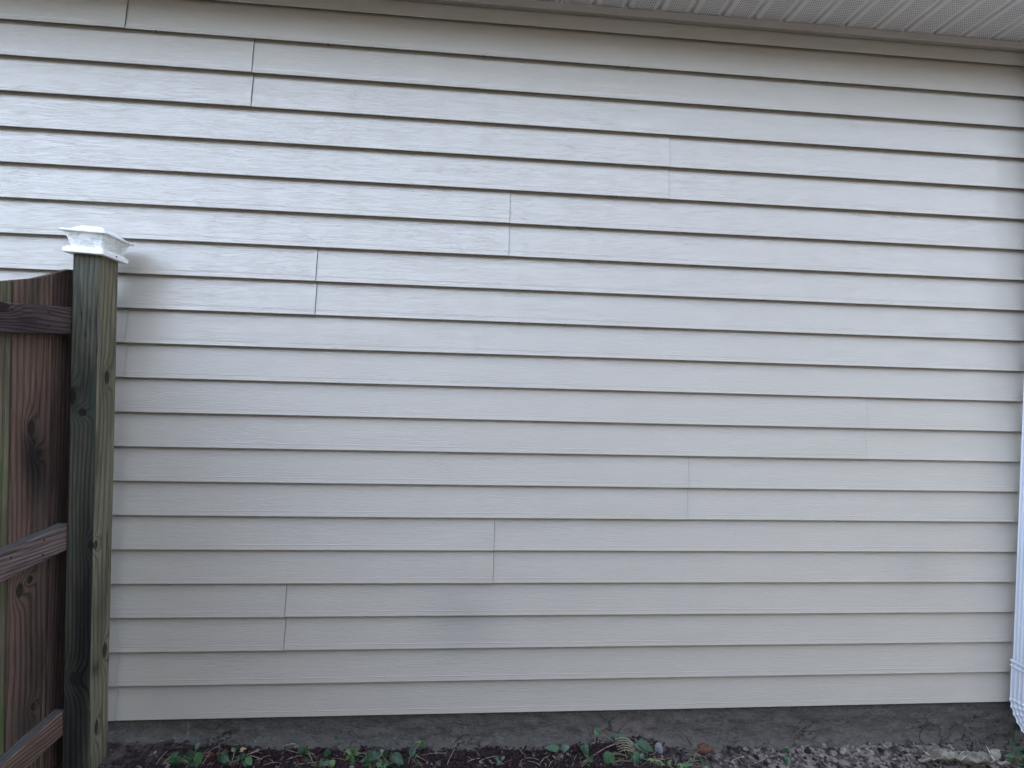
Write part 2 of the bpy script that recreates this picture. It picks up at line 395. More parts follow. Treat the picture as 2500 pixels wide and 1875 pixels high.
# downspout (ribbed rectangular pipe)
def ribbed(x0,x1,y0,y1,z,n=5,d=.0032,tr=None):
    pts=[]
    def side(a,b,nrm):
        L=(b-a).length; t_=(b-a)/L
        for i in range(n):
            c=(i+.5)/n; wd=L/n
            for o_,dd in ((-.42,0),(-.22,d),(.22,d),(.42,0)):
                pts.append(a+t_*(c*L+o_*wd)-nrm*dd)
    A,B_,C_,D_=Vector((x0,y0,0)),Vector((x1,y0,0)),Vector((x1,y1,0)),Vector((x0,y1,0))
    side(A,B_,Vector((0,-1,0))); side(B_,C_,Vector((1,0,0))); side(C_,D_,Vector((0,1,0))); side(D_,A,Vector((-1,0,0)))
    return [Vector((p.x,p.y,z)) if tr is None else tr(p) for p in pts]
DX0,DX1,DY0,DY1=2.256,2.336,-.080,-.022
dsb=MB(); dsb.loft([ribbed(DX0,DX1,DY0,DY1,z,4) for z in (.175,.6,1.2,1.8,ZS)])
ds=dsb.build('downspout',M['alu'],house,bevel=0); ds['label']='white ribbed rectangular downspout at the right end of the wall'
el=MB(); rings=[]; EX0,EX1,EY0,EY1=DX0-.004,DX1+.004,DY0-.004,DY1+.003
cyc=(EY0+EY1)/2
# path of the elbow: straight collar, then a crimped bend toward the viewer
path=[(0,.195),(0,.182),(0,.10),(0,.045)]
ang=0; y_=0; z_=.045; steps=[]
for i in range(22):
    ang+=R(3.3); y_-=math.sin(ang)*.0075; z_-=math.cos(ang)*.0075; steps.append((y_,z_,ang,i))
for (yy,zz) in path:
    rings.append(ribbed(EX0,EX1,EY0,EY1,zz,4))
for (yy,zz,a,i) in steps:
    cr=.0035*(1 if i%3==1 else 0)
    def tr(p,yy=yy,zz=zz,a=a,cr=cr):
        ly=(p.y-cyc); gx=p.x+(cr if p.x>(DX0+DX1)/2 else -cr); ly*=1+cr*18
        return Vector((gx, cyc+yy+ly*math.cos(a), zz+ly*math.sin(a)*-1))
    rings.append(ribbed(EX0,EX1,EY0,EY1,0,4,tr=tr))
ye,ze,ae,_=steps[-1]
for L in (.03,.10):
    rings.append(ribbed(EX0,EX1,EY0,EY1,0,4,tr=lambda p,L=L: Vector((p.x, cyc+ye-math.sin(ae)*L+(p.y-cyc)*math.cos(ae), ze-math.cos(ae)*L-(p.y-cyc)*math.sin(ae)))))
el.loft(rings,caps=False); elb=el.build('elbow',M['alu'],ds)
cl=MB()
for zz in (.168,.190):
    h=.005
    cl.loft([[Vector((EX0-dd,EY0-dd,z)),Vector((EX1+dd,EY0-dd,z)),Vector((EX1+dd,EY1+dd*.3,z)),Vector((EX0-dd,EY1+dd*.3,z))] for z,dd in ((zz-h,.0008),(zz-h*.4,.0032),(zz+h*.4,.0032),(zz+h,.0008))],caps=False)
cl.build('collar',M['alu'],ds,smooth=False)

# ------------------------------------------------------------------ unseen house added behind the viewer to block the low sky
nb=tag(empty('sky_blocker_house',(0,-5.6,-.3)),'unseen grey house added behind the viewer to block the low sky','house')
b=MB(); b.box((-9,-13.2,-.4),(9,-5.6,3.4)); b.build('sky_blocker_wall',flat('sky blocker grey stucco',(.09,.09,.09),(.12,.12,.12)),nb)
b=MB(); b.add([(-9.4,-5.2,3.35),(9.4,-5.2,3.35),(9.4,-9.4,5.4),(-9.4,-9.4,5.4),(-9.4,-13.7,3.35),(9.4,-13.7,3.35)],[(0,1,2,3),(3,2,5,4),(0,3,4),(1,5,2),(0,4,5,1)]); b.build('roof',flat('sky blocker dark shingle',(.04,.04,.04),(.07,.065,.06)),nb)
for wx in (-4.2,-.6,3.4):
    b=MB(); b.box((wx-.55,-5.61,.95),(wx+.55,-5.56,2.35)); wf=b.build('sky_blocker_window',M['alu'],nb,bevel=.004)
    b=MB(); b.box((wx-.47,-5.57,1.03),(wx+.47,-5.552,2.27)); q=Mat('sky blocker window glass',.08,.6); q.col((.03,.035,.04)); b.build('sky_blocker_pane',q.m,wf)

# ------------------------------------------------------------------ fence
PX0,PX1,PY0,PY1,PT=-1.369,-1.281,-.150,-.062,1.682
fence=tag(empty('fence',(-1.325,-.106,-.12)),'weathered brown and mossy green wooden privacy fence ending at a square post','fence')
front=wood_mat('green black post face','xz',(.030,.030,.022),(.125,.125,.090),
   knots=[(PX0+.006,1.205,.013,.030),(PX0+.040,1.150,.016,.014),(PX0+.074,.700,.011,.018),(PX0+.036,.245,.022,.030)],freq=44,seed=3.1,
   moss=(.040,.056,.046),mossw=.6,stain=[(PX0+.06,.75,.035,.35,.75),(PX0+.05,.30,.05,.28,.95),(PX0+.03,0,.05,.2,.7),(PX0+.01,1.2,.02,.05,.8)])
side=wood_mat('olive post face','yz',(.058,.053,.036),(.225,.208,.142),
   knots=[(PY0+.042,1.270,.013,.026),(PY0+.008,.700,.010,.018),(PY0+.062,.31,.012,.030),(PY0+.03,.06,.010,.030)],freq=40,seed=8.7,
   moss=(.115,.118,.068),mossw=.35,stain=[(PY0+.02,.27,.02,.03,.7)])
pb=MB(); n=30
for i in range(n): pass
def postring(z):
    k=-.004*(1.6-z)/1.6; c=.0035; w_=.0012*N3(0,3,z*2.5)
    x0,x1,y0,y1=PX0+k+w_,PX1+k+w_,PY0,PY1
    return [(x0,y0+c,z),(x0+c*.3,y0+c*.3,z),(x0+c,y0,z),(x1-c,y0,z),(x1-c*.3,y0+c*.3,z),(x1,y0+c,z),(x1,y1-c,z),(x1-c,y1,z),(x0+c,y1,z),(x0,y1-c,z)]
rg=[postring(-.25+(PT+.25)*i/n) for i in range(n+1)]
pb.loft(rg)
mi=[]
for fi,fc in enumerate(pb.f):
    if len(fc)==4:
        vs4=[pb.v[i] for i in fc]; nrm=(vs4[1]-vs4[0]).cross(vs4[3]-vs4[0]); cx_=sum(v.x for v in vs4)/4
        mi.append(1 if cx_>PX1-.006 else 0)
    else: mi.append(0)
pb.m=mi
pb.build('post',[front,side],fence)
SL=.073; DXF=.020
railm=[wood_mat('purple brown rail','zy',(.034,.022,.023),(.125,.088,.088),freq=62,seed=2.2,knots=[(1.47,-.40,.020,.035)],bd=.0025,stain=[(1.42,-.30,.03,.2,.6)]),
       wood_mat('grey brown rail','zy',(.055,.034,.032),(.22,.165,.155),freq=60,seed=5.2,bd=.0025),
       wood_mat('orange brown rail','zy',(.065,.038,.028),(.20,.135,.105),freq=48,seed=7.9,bd=.0025)]
railtop=wood_mat('grey rail top','xy',(.070,.070,.068),(.15,.145,.14),freq=60,seed=1.5,bd=.002)
for (zt,zb,mt) in ((1.5035,1.4135,railm[0]),(.7715,.6830,railm[1]),(.1345,.0530,railm[2])):
    rb=MB(); RN=24; LY=-2.55; y0r=-.135
    rings=[]
    for i in range(RN+1):
        y=y0r+(LY-y0r)*(i/RN)**1.6; d=y0r-y; dz=-SL*d; xf=-1.374-DXF*d+.0012*N3(y*4,zt,0)
        c=.003
        rings.append([(xf,y,zb+dz+c),(xf,y,zt+dz-c),(xf-c,y,zt+dz),(xf-.036,y,zt+dz),(xf-.036,y,zb+dz),(xf-c,y,zb+dz)])
    rb.loft(rings)
    rb.m=[1 if (len(fc)==4 and (fi%6) in (2,)) else 0 for fi,fc in enumerate(rb.f)]
    rb.build('rail',[mt,railtop],fence)
def topz(d):                                     # scalloped top: d = distance from post toward viewer
    for (a,za),(b_,zb_) in zip(TP,TP[1:]):
        if d<=b_: t=max(0,(d-a)/(b_-a)); return za+(zb_-za)*t
    return TP[-1][1]
TP=[(-.05,1.640),(0.0,1.640),(.087,1.603),(.15,1.578),(.233,1.556),(.27,1.546),(.45,1.500),(.7,1.45),(1.2,1.38),(2.5,1.30)]
pcol=[((.045,.030,.026),(.115,.085,.070),None,0,3),((.050,.034,.028),(.155,.120,.095),None,0,1),((.055,.055,.030),(.150,.150,.095),(.065,.095,.040),.9,2)]
edges=[-.070,-.170,-.318]
while edges[-1]>-2.5: edges.append(edges[-1]-.143)
pm=[wood_mat('dark red picket','yz',(.028,.016,.013),(.128,.078,.062),freq=46,seed=4.4,bd=.002,knots=[(-.20,.95,.010,.02)],moss=(.03,.028,.022),mossw=.3,stain=[(-.13,.5,.035,.9,.5)]),
    wood_mat('brown knotty picket','yz',(.040,.023,.018),(.200,.128,.098),freq=36,seed=6.1,bd=.002,knots=[(-.245,1.105,.014,.030),(-.215,1.02,.014,.016),(-.24,.62,.012,.014),(-.275,.60,.014,.026),(-.22,.20,.01,.013)],moss=(.11,.10,.075),mossw=.3,stain=[(-.235,1.0,.06,.14,.75),(-.22,.5,.07,.2,.55),(-.24,.2,.07,.25,.5)]),
    wood_mat('green brown picket','yz',(.045,.040,.026),(.20,.185,.12),freq=40,seed=9.3,bd=.002,moss=(.060,.095,.030),mossw=.95)]
mosstop=None
for i,(a,b_) in enumerate(zip(edges,edges[1:])):
    pk=MB(); y1=a-.0015-(0 if i else .0); y0=b_+.0035
    xo=.0015*((i*37)%5-2)/2
    xf=-1.4115-DXF*(-.135-(y0+y1)/2)+xo; nz=10; cols=[]
    zb=-.16-SL*(-y1-.1)*.6
    def zt(y): return topz(-.096-y)+.0015*N3(y*30,i,0)
    m4=6; front_=[];back_=[]
    yy=[y0+(y1-y0)*j/m4 for j in range(m4+1)]
    v=[];fcs=[]
    for j,y in enumerate(yy):
        cup=.0012*math.sin(math.pi*j/m4)*(1 if i%2 else -1)
        for q_ in range(nz+1):
            z=zb+(zt(y)-zb)*q_/nz; v.append((xf+cup+.0010*N3(y*9,z*3,i),y,z))
    L_=len(v); v+=[(a_[0]-.016,a_[1],a_[2]) for a_ in v[:L_]]; w1=nz+1
    for j in range(m4):
        for q_ in range(nz):
            a0=j*w1+q_; fcs.append((a0,a0+w1,a0+w1+1,a0+1)); fcs.append((L_+a0,L_+a0+1,L_+a0+w1+1,L_+a0+w1))
        a0=j*w1+nz; fcs.append((a0,a0+w1,L_+a0+w1,L_+a0)); a0=j*w1; fcs.append((a0,L_+a0,L_+a0+w1,a0+w1))
    for q_ in range(nz):
        a0=q_; fcs.append((a0,a0+1,L_+a0+1,L_+a0)); a0=m4*w1+q_; fcs.append((a0,L_+a0,L_+a0+1,a0+1))
    pk.add(v,fcs); pk.build('picket',pm[i] if i<3 else pm[i%3],fence)

for (py_,zr) in ((-.235,1.475),(-.235,1.43),(-.36,1.468),(-.235,.745),(-.24,.70),(-.35,.73)):
    nl=MB(); xf=-1.374-DXF*(-.135-py_); nl.tube([(xf-.002,py_,zr),(xf+.0012,py_,zr)],.0032,8); nl.build('nail_head',M['stick'],fence)
# ------------------------------------------------------------------ solar cap on the post
cap=tag(empty('post_cap_light',(-1.325,-.106,1.672)),'white square solar cap light with rippled clear lens on top of the fence post','lamp')
q=Mat('white plastic',.35,.5); q.col(q.mix(q.noise(scale=50,det=3).step(.55,.75)*.35,(.88,.90,.89),(.76,.77,.76))); whitep=q.m
q=Mat('rippled clear plastic',.18,.6); n1=q.noise(sc=(30,30,60),scale=1,det=3,dist=1.5)
q.col(q.mix(n1.step(.4,.62),(.66,.69,.67),(.88,.91,.89))); q.bump(n1,.005,1.); q.b.inputs['Transmission Weight'].default_value=.05; lensm=q.m
def sq(h,z,cx=0,cy=0,c=.004):
    return [Vector((cx+a,cy+b_,z)) for a,b_ in ((-h+c,-h),(h-c,-h),(h,-h+c),(h,h-c),(h-c,h),(-h+c,h),(-h,h-c),(-h,-h+c))]
Tm=Matrix.Translation((-1.325,-.106,1.684)) @ Matrix.Rotation(R(-2.2),4,'X') @ Matrix.Rotation(R(2.6),4,'Y')
def T(rings): return [[Tm@v for v in r_] for r_ in rings]
b=MB(); b.loft(T([sq(.0640,-.004),sq(.0650,-.002),sq(.0650,.0105),sq(.0640,.012),sq(.0590,.0125),sq(.0590,.0165),sq(.050,.0165)])); b.build('base',whitep,cap)
b=MB(); b.loft(T([sq(.0500,.0165),sq(.0535,.028),sq(.0590,.047),sq(.0650,.063),sq(.0640,.0675)])); b.build('lens',lensm,cap,smooth=False)
b=MB(); b.loft(T([sq(.062,.0635),sq(.0745,.0655),sq(.0750,.0695),sq(.0735,.0710),sq(.055,.0770),sq(.036,.0940),sq(.032,.0955)])); rf=b.build('roof',whitep,cap)
b=MB(); b.loft(T([sq(.0275,.0957),sq(.0275,.0967)])); q=Mat('solar cell',.2,.5); q.col((.45,.5,.52)); b.build('solar_panel',q.m,rf)
b=MB()
cpt=Tm@Vector((.0652,.000,.0055)); nx_=(Tm.to_3x3()@Vector((1,0,0)))
b.tube([cpt-nx_*.003,cpt+nx_*.0012],.0028,12); q=Mat('dark screw',.5,.5); q.col((.01,.01,.01)); b.build('screw',q.m,cap)

# ------------------------------------------------------------------ ground litter
def chip(mb, p, L, W, T_, rz, tilt, mi):
    ca,sa=math.cos(rz),math.sin(rz); vs_=[]
    for (a,b_,c_) in ((-1,-1,-1),(1,-.8,-1),(1,1,-1),(-.9,.9,-1),(-1,-1,1),(.9,-1,1),(1,.8,1),(-.8,1,1)):
        x=a*L/2*(1+random.uniform(-.25,.25)); y=b_*W/2*(1+random.uniform(-.3,.3)); z=c_*T_/2+x*tilt
        vs_.append((p[0]+x*ca-y*sa,p[1]+x*sa+y*ca,p[2]+z))
    mb.add(vs_,[(0,3,2,1),(4,5,6,7),(0,1,5,4),(1,2,6,5),(2,3,7,6),(3,0,4,7)],mi)
mul=MB()
for i in range(9000):
    x=random.uniform(-1.25,.95); y=-abs(random.betavariate(1.0,2.6))*1.0+.0
    if x>.62 and random.random()<(x-.62)/.33: continue
    if x<-.95 and random.random()<.7: continue
    u=random.random(); m_=0 if u<.5 else (1 if u<.965 else 2)
    L=random.uniform(.004,.018) if m_<2 else random.uniform(.006,.022)
    chip(mul,(x,y,gz(x,y)+random.uniform(0,.008)),L,L*random.uniform(.2,.55),random.uniform(.0015,.005),random.uniform(0,6.3),random.uniform(-.7,.7),m_)
tag(mul.build('mulch',[M['chipA'],M['chipB'],M['chipC']]),'dark reddish shredded mulch along the foot of the wall','mulch',kind='stuff')
cl_=MB()
def clod(mb,p,r,mi):
    vs_=[];fs=[]; rows,colsn=4,6; sd2=random.random()*50; sx,sy,sz=[random.uniform(.65,1.3) for _ in range(3)]
    for i in range(1,rows):
        th=math.pi*i/rows
        for j in range(colsn):
            ph=2*math.pi*j/colsn+i*.4; d=Vector((math.sin(th)*math.cos(ph),math.sin(th)*math.sin(ph),math.cos(th)))
            k=r*(1+.55*N3(d.x*1.6+sd2,d.y*1.6,d.z*1.6)); vs_.append((p[0]+d.x*k*sx,p[1]+d.y*k*sy,p[2]+d.z*k*.7*sz))
    vs_.append((p[0],p[1],p[2]+r*.65*sz)); vs_.append((p[0],p[1],p[2]-r*.6*sz)); tp=len(vs_)-2
    for i in range(rows-2):
        for j in range(colsn):
            j2=(j+1)%colsn; fs.append((i*colsn+j,(i+1)*colsn+j,(i+1)*colsn+j2,i*colsn+j2))
    for j in range(colsn):
        j2=(j+1)%colsn; fs.append((tp,j,j2)); fs.append((tp+1,(rows-2)*colsn+j2,(rows-2)*colsn+j))
    mb.add(vs_,fs,mi)
for i in range(5200):
    x=random.uniform(.60,2.9) if random.random()<.86 else random.uniform(-1.6,.6)
    y=-abs(random.betavariate(1.0,2.4))*1.0+.012
    if .60<x<.95 and random.random()<.5: continue
    u=random.random(); pale=sstep(.8,1.3,x)*sstep(2.2,1.8,x)
    m_=2 if u<.38*pale+.04 else (0 if u<.78 else 1)
    r=random.uniform(.0022,.0075) if random.random()<.93 else random.uniform(.008,.015)
    clod(cl_,(x,y,gz(x,y)+r*.25),r,m_)
tag(cl_.build('soil_clods',[M['chipD'],M['chipB'],M['chipE']],smooth=False),'loose grey brown soil crumbs and grit along the wall','soil',kind='stuff')
# dry straw and twigs
st=MB()
def straw(p,q_,r=.0009,sag=.006,mi=0):
    p=Vector(p);q_=Vector(q_); n_=6; pts=[]
    for i in range(n_+1):
        t_=i/n_; v=p.lerp(q_,t_); v.z+=math.sin(math.pi*t_)*sag; v+=Vector((N3(v.x*30,v.y*30,p.x*50),N3(v.x*30,3,p.x*50),0))*.004; pts.append(v)
    st.tube(pts,[r*(.9 if i<n_ else .4) for i in range(n_+1)],5,mi)
def gpt(px,py,lift=.006):
    p=atz(px,py,gz); return Vector((p.x,p.y,p.z+lift))
pairs=[(380,1875,410,1838),(395,1873,430,1850),(398,1872,440,1858),(488,1855,510,1830),(500,1848,540,1828),(492,1874,515,1842),(540,1874,600,1845),(560,1868,640,1840),(600,1850,650,1830),(607,1851,640,1860),(630,1863,660,1852),
 (686,1833,735,1850),(686,1832,725,1826),(672,1875,692,1850),(725,1872,790,1866),(790,1858,860,1862),(745,1835,775,1860),(700,1862,770,1850),
 (1003,1848,995,1875),(1010,1850,1030,1875),(1015,1848,1045,1868),(1020,1847,1090,1846),(1092,1875,1114,1822),(1170,1862,1215,1850),(1190,1865,1230,1872),(1262,1828,1285,1862),(1285,1862,1320,1875),(1266,1826,1276,1850),(1280,1858,1320,1860),(1316,1872,1342,1853),(1268,1875,1278,1862),(1340,1875,1352,1862),(1396,1875,1410,1850),(1420,1875,1436,1860),
 (1437,1823,1475,1818),(1450,1848,1510,1818),(1455,1845,1520,1815),(1515,1800,1530,1860),(1520,1822,1545,1855),(1500,1868,1540,1868),(1790,1860,1820,1846),(1785,1848,1815,1872),(1835,1872,1900,1850),(1700,1845,1690,1872),(2300,1865,2325,1838),(2240,1848,2200,1856),(2430,1835,2470,1845),(2440,1850,2480,1868),
 (1140,1868,1175,1855),(900,1862,960,1866),(640,1873,690,1868),(1600,1864,1640,1856),(950,1822,962,1840),(860,1846,900,1850)]
for (a,b_,c_,d_) in pairs:
    straw(gpt(a,b_,random.uniform(.004,.012)),gpt(c_,d_,random.uniform(.004,.016)),random.uniform(.0006,.0012),random.uniform(0,.008),0)
for (a,b_,c_,d_) in [(490,1845,545,1842),(495,1850,550,1848),(500,1843,560,1853),(480,1856,560,1840)]:
    straw(gpt(a,b_),gpt(c_,d_),.0008,.004,1)
for i in range(260):
    x=random.uniform(-1.2,1.0) if random.random()<.8 else random.uniform(1,2.8); y=-random.random()**1.5*.9; a=random.uniform(0,6.3); L=random.uniform(.015,.055)
    x2,y2=x+L*math.cos(a),min(-.005,y+L*math.sin(a)*.6)
    straw((x,y,gz(x,y)+.005),(x2,y2,gz(x2,y2)+.006),random.uniform(.0004,.0008),.003,0 if random.random()<.85 else 1)
# upright dead stalks
for (px,py,px2,py2) in [(457,1806,460,1762),(364,1855,366,1832),(623,1812,622,1808),(1136,1782,1137,1772),(1430,1788,1420,1778)]:
    p=at(px,py,-.012);q_=at(px2,py2,-.008); straw(p,q_,.0008,0,0)
tag(st.build('dry_straw',[M['straw'],M['needle']],smooth=True),'scattered pale straw and red pine needles on the mulch','straw',kind='stuff')

# ------------------------------------------------------------------ weeds
def leaf_blade(mb, base, tip, width, nrm, mi=0, curl=.15, round_=1.0, serr=.0, fold=.25):
    base=Vector(base); tip=Vector(tip); ax=tip-base; L=ax.length; t_=ax/L; n_=Vector(nrm); n_=(n_-t_*n_.dot(t_)).normalized(); s_=t_.cross(n_)
    NU=9; vs_=[]; fs=[]
    for i in range(NU+1):
        u=i/NU; wd=width/2*(math.sin(math.pi*(u**(.75*round_)))**.8 if 0<u<1 else .03)
        if i%2 and serr: wd*=1-serr
        c_=base+t_*(u*L)+n_*(-curl*L*(u-.35)**2)
        for k in (-1,-.5,0,.5,1):
            vs_.append(c_+s_*wd*k+n_*(abs(k)*wd*fold+.06*width*N3(u*4+base.x*90,k*2,base.z*70)*abs(k)))
    for i in range(NU):
        for k in range(4):
            a=i*5+k; fs.append((a,a+1,a+6,a+5))
    mb.add(vs_,fs,mi)
wgroup='small weeds growing along the wall'
def weed(name,label,root,leaves,mats=('leaf1','leaf2','leaf3','leaf4'),Y=-.06,cat='weed'):
    """root: pixel of its foot; leaves: (base px, tip px, width px, material index, depth offset)"""
    rp=gpt(root[0],root[1],0); t_=tag(empty(name,rp),label,cat,wgroup)
    fb=MB(); sb=MB()
    for (bx,by,tx,ty,wpx,mi,dy) in leaves:
        Yl=rp.y+dy; P0=at(bx,by,Yl); P1=at(tx,ty,Yl+random.uniform(-.012,.012)); sc=(Yl-CY)/F
        g0=gz(P0.x,P0.y)+.004; 
        if P0.z<g0: P0.z=g0
        if P1.z<gz(P1.x,P1.y)+.003: P1.z=gz(P1.x,P1.y)+.003
        view=(CAM-P0).normalized()
        leaf_blade(fb,P0,P1,wpx*sc*1.0,view+Vector((random.uniform(-.45,.45),0,random.uniform(.2,.9))),mi,curl=random.uniform(-.1,.5),serr=random.choice((.06,.14,.22)),fold=random.uniform(.05,.35))
        mid=rp.lerp(P0,.5)+Vector((0,0,.006)); sb.tube([rp+Vector((random.uniform(-.003,.003),random.uniform(-.003,.003),-.004)),mid,P0,P0.lerp(P1,.12)],[.0013,.0010,.0008,.0005],5)
    xs_=[l[0] for l in leaves]; x0_,x1_=min(xs_)-12,max(xs_)+12
    for i in range(5+len(leaves)//2):          # fine trailing stems and grass blades
        px=random.uniform(x0_,x1_); p0=gpt(px,random.uniform(1852,1874),0); L=random.uniform(.012,.045); a=random.uniform(-1.2,1.2)
        p2=p0+Vector((math.sin(a)*L,random.uniform(-.01,.005),abs(math.cos(a))*L*.75)); mid=rp.lerp(p0,.5)+Vector((0,0,.007))
        sb.tube([rp,mid,p0+Vector((0,0,.003)),p2],[.0009,.0008,.0007,.0003],4)
    for i in range(2+len(leaves)//3):
        px=random.uniform(x0_,x1_); p0=gpt(px,random.uniform(1850,1872),.004); a=random.uniform(0,6.3); L=random.uniform(.010,.022)
        leaf_blade(fb,p0,p0+Vector((math.cos(a)*L,0,abs(math.sin(a))*L*.8+.002)),L*random.uniform(.25,.5),Vector((random.uniform(-.4,.4),-1,.8)),random.choice((0,1,1,2)),curl=random.uniform(0,.6),serr=.2)
    sb.build('stem',M['stem'],t_,smooth=True)
    fb.build('foliage',[M[k] for k in mats],t_,smooth=True)
    return t_
def rl(cx,cy,rx,ry,n,wr=(14,24),mi=(0,1)):
    out=[]
    for i in range(n):
        a=random.uniform(0,6.28); bx=cx+math.cos(a)*rx*random.uniform(.2,1); by=cy+math.sin(a)*ry*random.uniform(.2,1); L=random.uniform(14,26); a2=a+random.uniform(-.7,.7)
        out.append((bx,by,bx+L*math.cos(a2),by+L*math.sin(a2)*.75,random.uniform(*wr),random.choice(mi),random.uniform(-.02,.02)))
    return out
weed('weed_plant','round leaved dark weed nearest the fence post',(470,1868),[(475,1836,450,1872,26,1,0),(478,1838,490,1866,24,1,0),(478,1830,486,1812,10,3,.01),(440,1855,418,1872,20,0,0),(450,1845,432,1868,20,0,.01)]+rl(450,1855,34,16,7,(12,20),(0,0,1)))
weed('weed_plant','small leafy weed right of the pine needles, under a tan dead leaf',(565,1872),[(540,1838,555,1850,20,0,0),(545,1850,530,1845,16,0,.01),(600,1850,615,1868,18,1,0),(605,1860,590,1870,14,1,0),(575,1830,582,1818,12,0,.02),(572,1835,566,1824,9,2,.02),(560,1858,545,1874,20,0,0)]+rl(575,1858,26,12,6,(10,18),(0,0,1)))
weed('weed_plant','weed with one large round drooping leaf at its upper end',(770,1872),[(743,1820,736,1848,24,1,.01),(740,1822,728,1840,18,0,.01),(800,1845,798,1830,18,1,0),(790,1862,778,1868,24,3,0),(786,1866,808,1862,12,3,0),(806,1870,818,1855,18,2,-.01),(812,1872,800,1862,16,1,0)])
weed('weed_plant','bright yellow green sprig of narrow pointed leaves',(862,1868),[(860,1842,845,1828,11,2,0),(860,1842,878,1828,9,2,0),(858,1844,838,1856,12,2,0),(860,1842,864,1826,9,2,0),(861,1846,862,1866,10,1,0),(862,1842,882,1838,8,2,0)])
weed('weed_plant','dense low clump of dark green leaves left of the trailing stems',(945,1872),[(905,1858,888,1872,22,1,0),(912,1852,930,1838,18,0,.01),(892,1842,900,1852,14,2,0),(930,1862,950,1872,22,1,0),(940,1850,925,1868,20,1,0),(955,1846,985,1856,24,0,.01),(915,1868,900,1874,18,2,0)]+rl(935,1856,44,15,16,(14,26),(0,0,1,1,3)))
weed('weed_plant','sprout with a round leaf and long trailing runners beside the clump',(1004,1850),[(1002,1842,1014,1830,20,3,0),(1026,1812,1040,1826,18,1,.02),(1028,1810,1012,1813,6,2,.02),(1010,1844,1000,1830,18,0,0)])
weed('weed_plant','tiny grey green seedling in the middle of the mulch',(1222,1868),[(1222,1858,1212,1872,12,3,0),(1224,1856,1232,1846,8,3,0),(1218,1858,1208,1848,8,0,0)])
weed('weed_plant','flat pair of wavy leaves lying against the foundation',(1368,1834),[(1368,1829,1332,1824,17,1,0),(1366,1831,1390,1823,18,3,0),(1362,1828,1372,1820,13,0,.01)])
weed('weed_plant','short leafy sprig left of the big arching weed',(1440,1858),[(1424,1838,1434,1818,26,1,.01),(1425,1840,1440,1848,14,0,0),(1440,1862,1452,1850,14,0,0),(1436,1868,1442,1878,20,2,0),(1428,1830,1418,1822,12,0,.01)])
big=[(1452,1778,1464,1796,20,1,.03),(1500,1800,1494,1816,18,3,.01),(1505,1796,1545,1810,18,0,.02),(1555,1810,1598,1832,26,0,.01),(1548,1818,1590,1838,20,3,0),(1492,1838,1474,1868,26,1,-.01),(1488,1842,1500,1870,20,1,-.01),(1545,1848,1560,1878,34,1,-.02),(1560,1846,1540,1876,28,0,-.02),(1570,1838,1566,1868,12,3,-.01),(1580,1856,1612,1874,16,2,-.02),(1595,1862,1625,1868,12,2,-.01),(1508,1792,1500,1800,10,0,.02),(1600,1868,1580,1878,14,2,-.02),(1530,1812,1560,1826,14,1,.01)]
wb=weed('weed_plant','largest weed of the row with arching pale stems and broad leaves',(1545,1850),big)
sb=MB(); rp=Vector(wb.location)
for k in range(6):
    pts=[]
    for i in range(9):
        t_=i/8; px=1500+70*t_+k*2; py=1812+k*6-math.sin(math.pi*min(1,t_*1.0+.12))*14+t_*t_*26
        pts.append(at(px,py,rp.y+.012-.004*k))
    sb.tube(pts,.0011,6)
sb.build('arching_stem',M['straw'],wb,smooth=True)
weed('weed_plant','dark seedling alone on the bare pale soil',(1918,1868),[(1916,1838,1908,1828,14,0,0),(1918,1838,1924,1826,12,1,0),(1920,1852,1932,1872,18,3,0),(1918,1850,1914,1872,18,1,0)])
weed('weed_plant','short green shoots beside the bare pale soil',(1648,1872),[(1640,1866,1630,1878,14,2,0),(1648,1868,1655,1850,6,1,0),(1652,1868,1672,1872,12,2,0),(1664,1870,1690,1866,10,1,0),(1720,1872,1712,1852,7,1,0)])
weed('weed_plant','weed with one long oblong leaf below the downspout elbow',(2476,1870),[(2474,1820,2498,1862,20,3,0),(2474,1822,2468,1806,9,1,0),(2478,1818,2480,1806,7,3,0),(2490,1840,2500,1825,10,1,.02),(2484,1865,2500,1872,14,0,0)]+rl(2482,1850,16,14,8,(8,14),(0,0,1)))
# shady leaves behind the elbow
weed('weed_plant','dark leafy weed in the shade behind the downspout',(2478,1830),[(2474,1745,2470,1730,8,1,.05),(2476,1760,2484,1748,8,0,.05),(2480,1775,2470,1766,10,0,.05),(2485,1790,2474,1784,10,1,.045),(2470,1790,2462,1780,10,0,.05),(2476,1806,2488,1798,10,0,.04)]+rl(2480,1800,12,20,10,(8,14),(0,0,1)))

# ------------------------------------------------------------------ loose items
def patch(mb, pts, NU, NV, fn, mi=0):
    vs_=[fn(i/NU,j/NV) for j in range(NV+1) for i in range(NU+1)]
    mb.add(vs_,[(j*(NU+1)+i,j*(NU+1)+i+1,(j+1)*(NU+1)+i+1,(j+1)*(NU+1)+i) for j in range(NV) for i in range(NU)],mi)
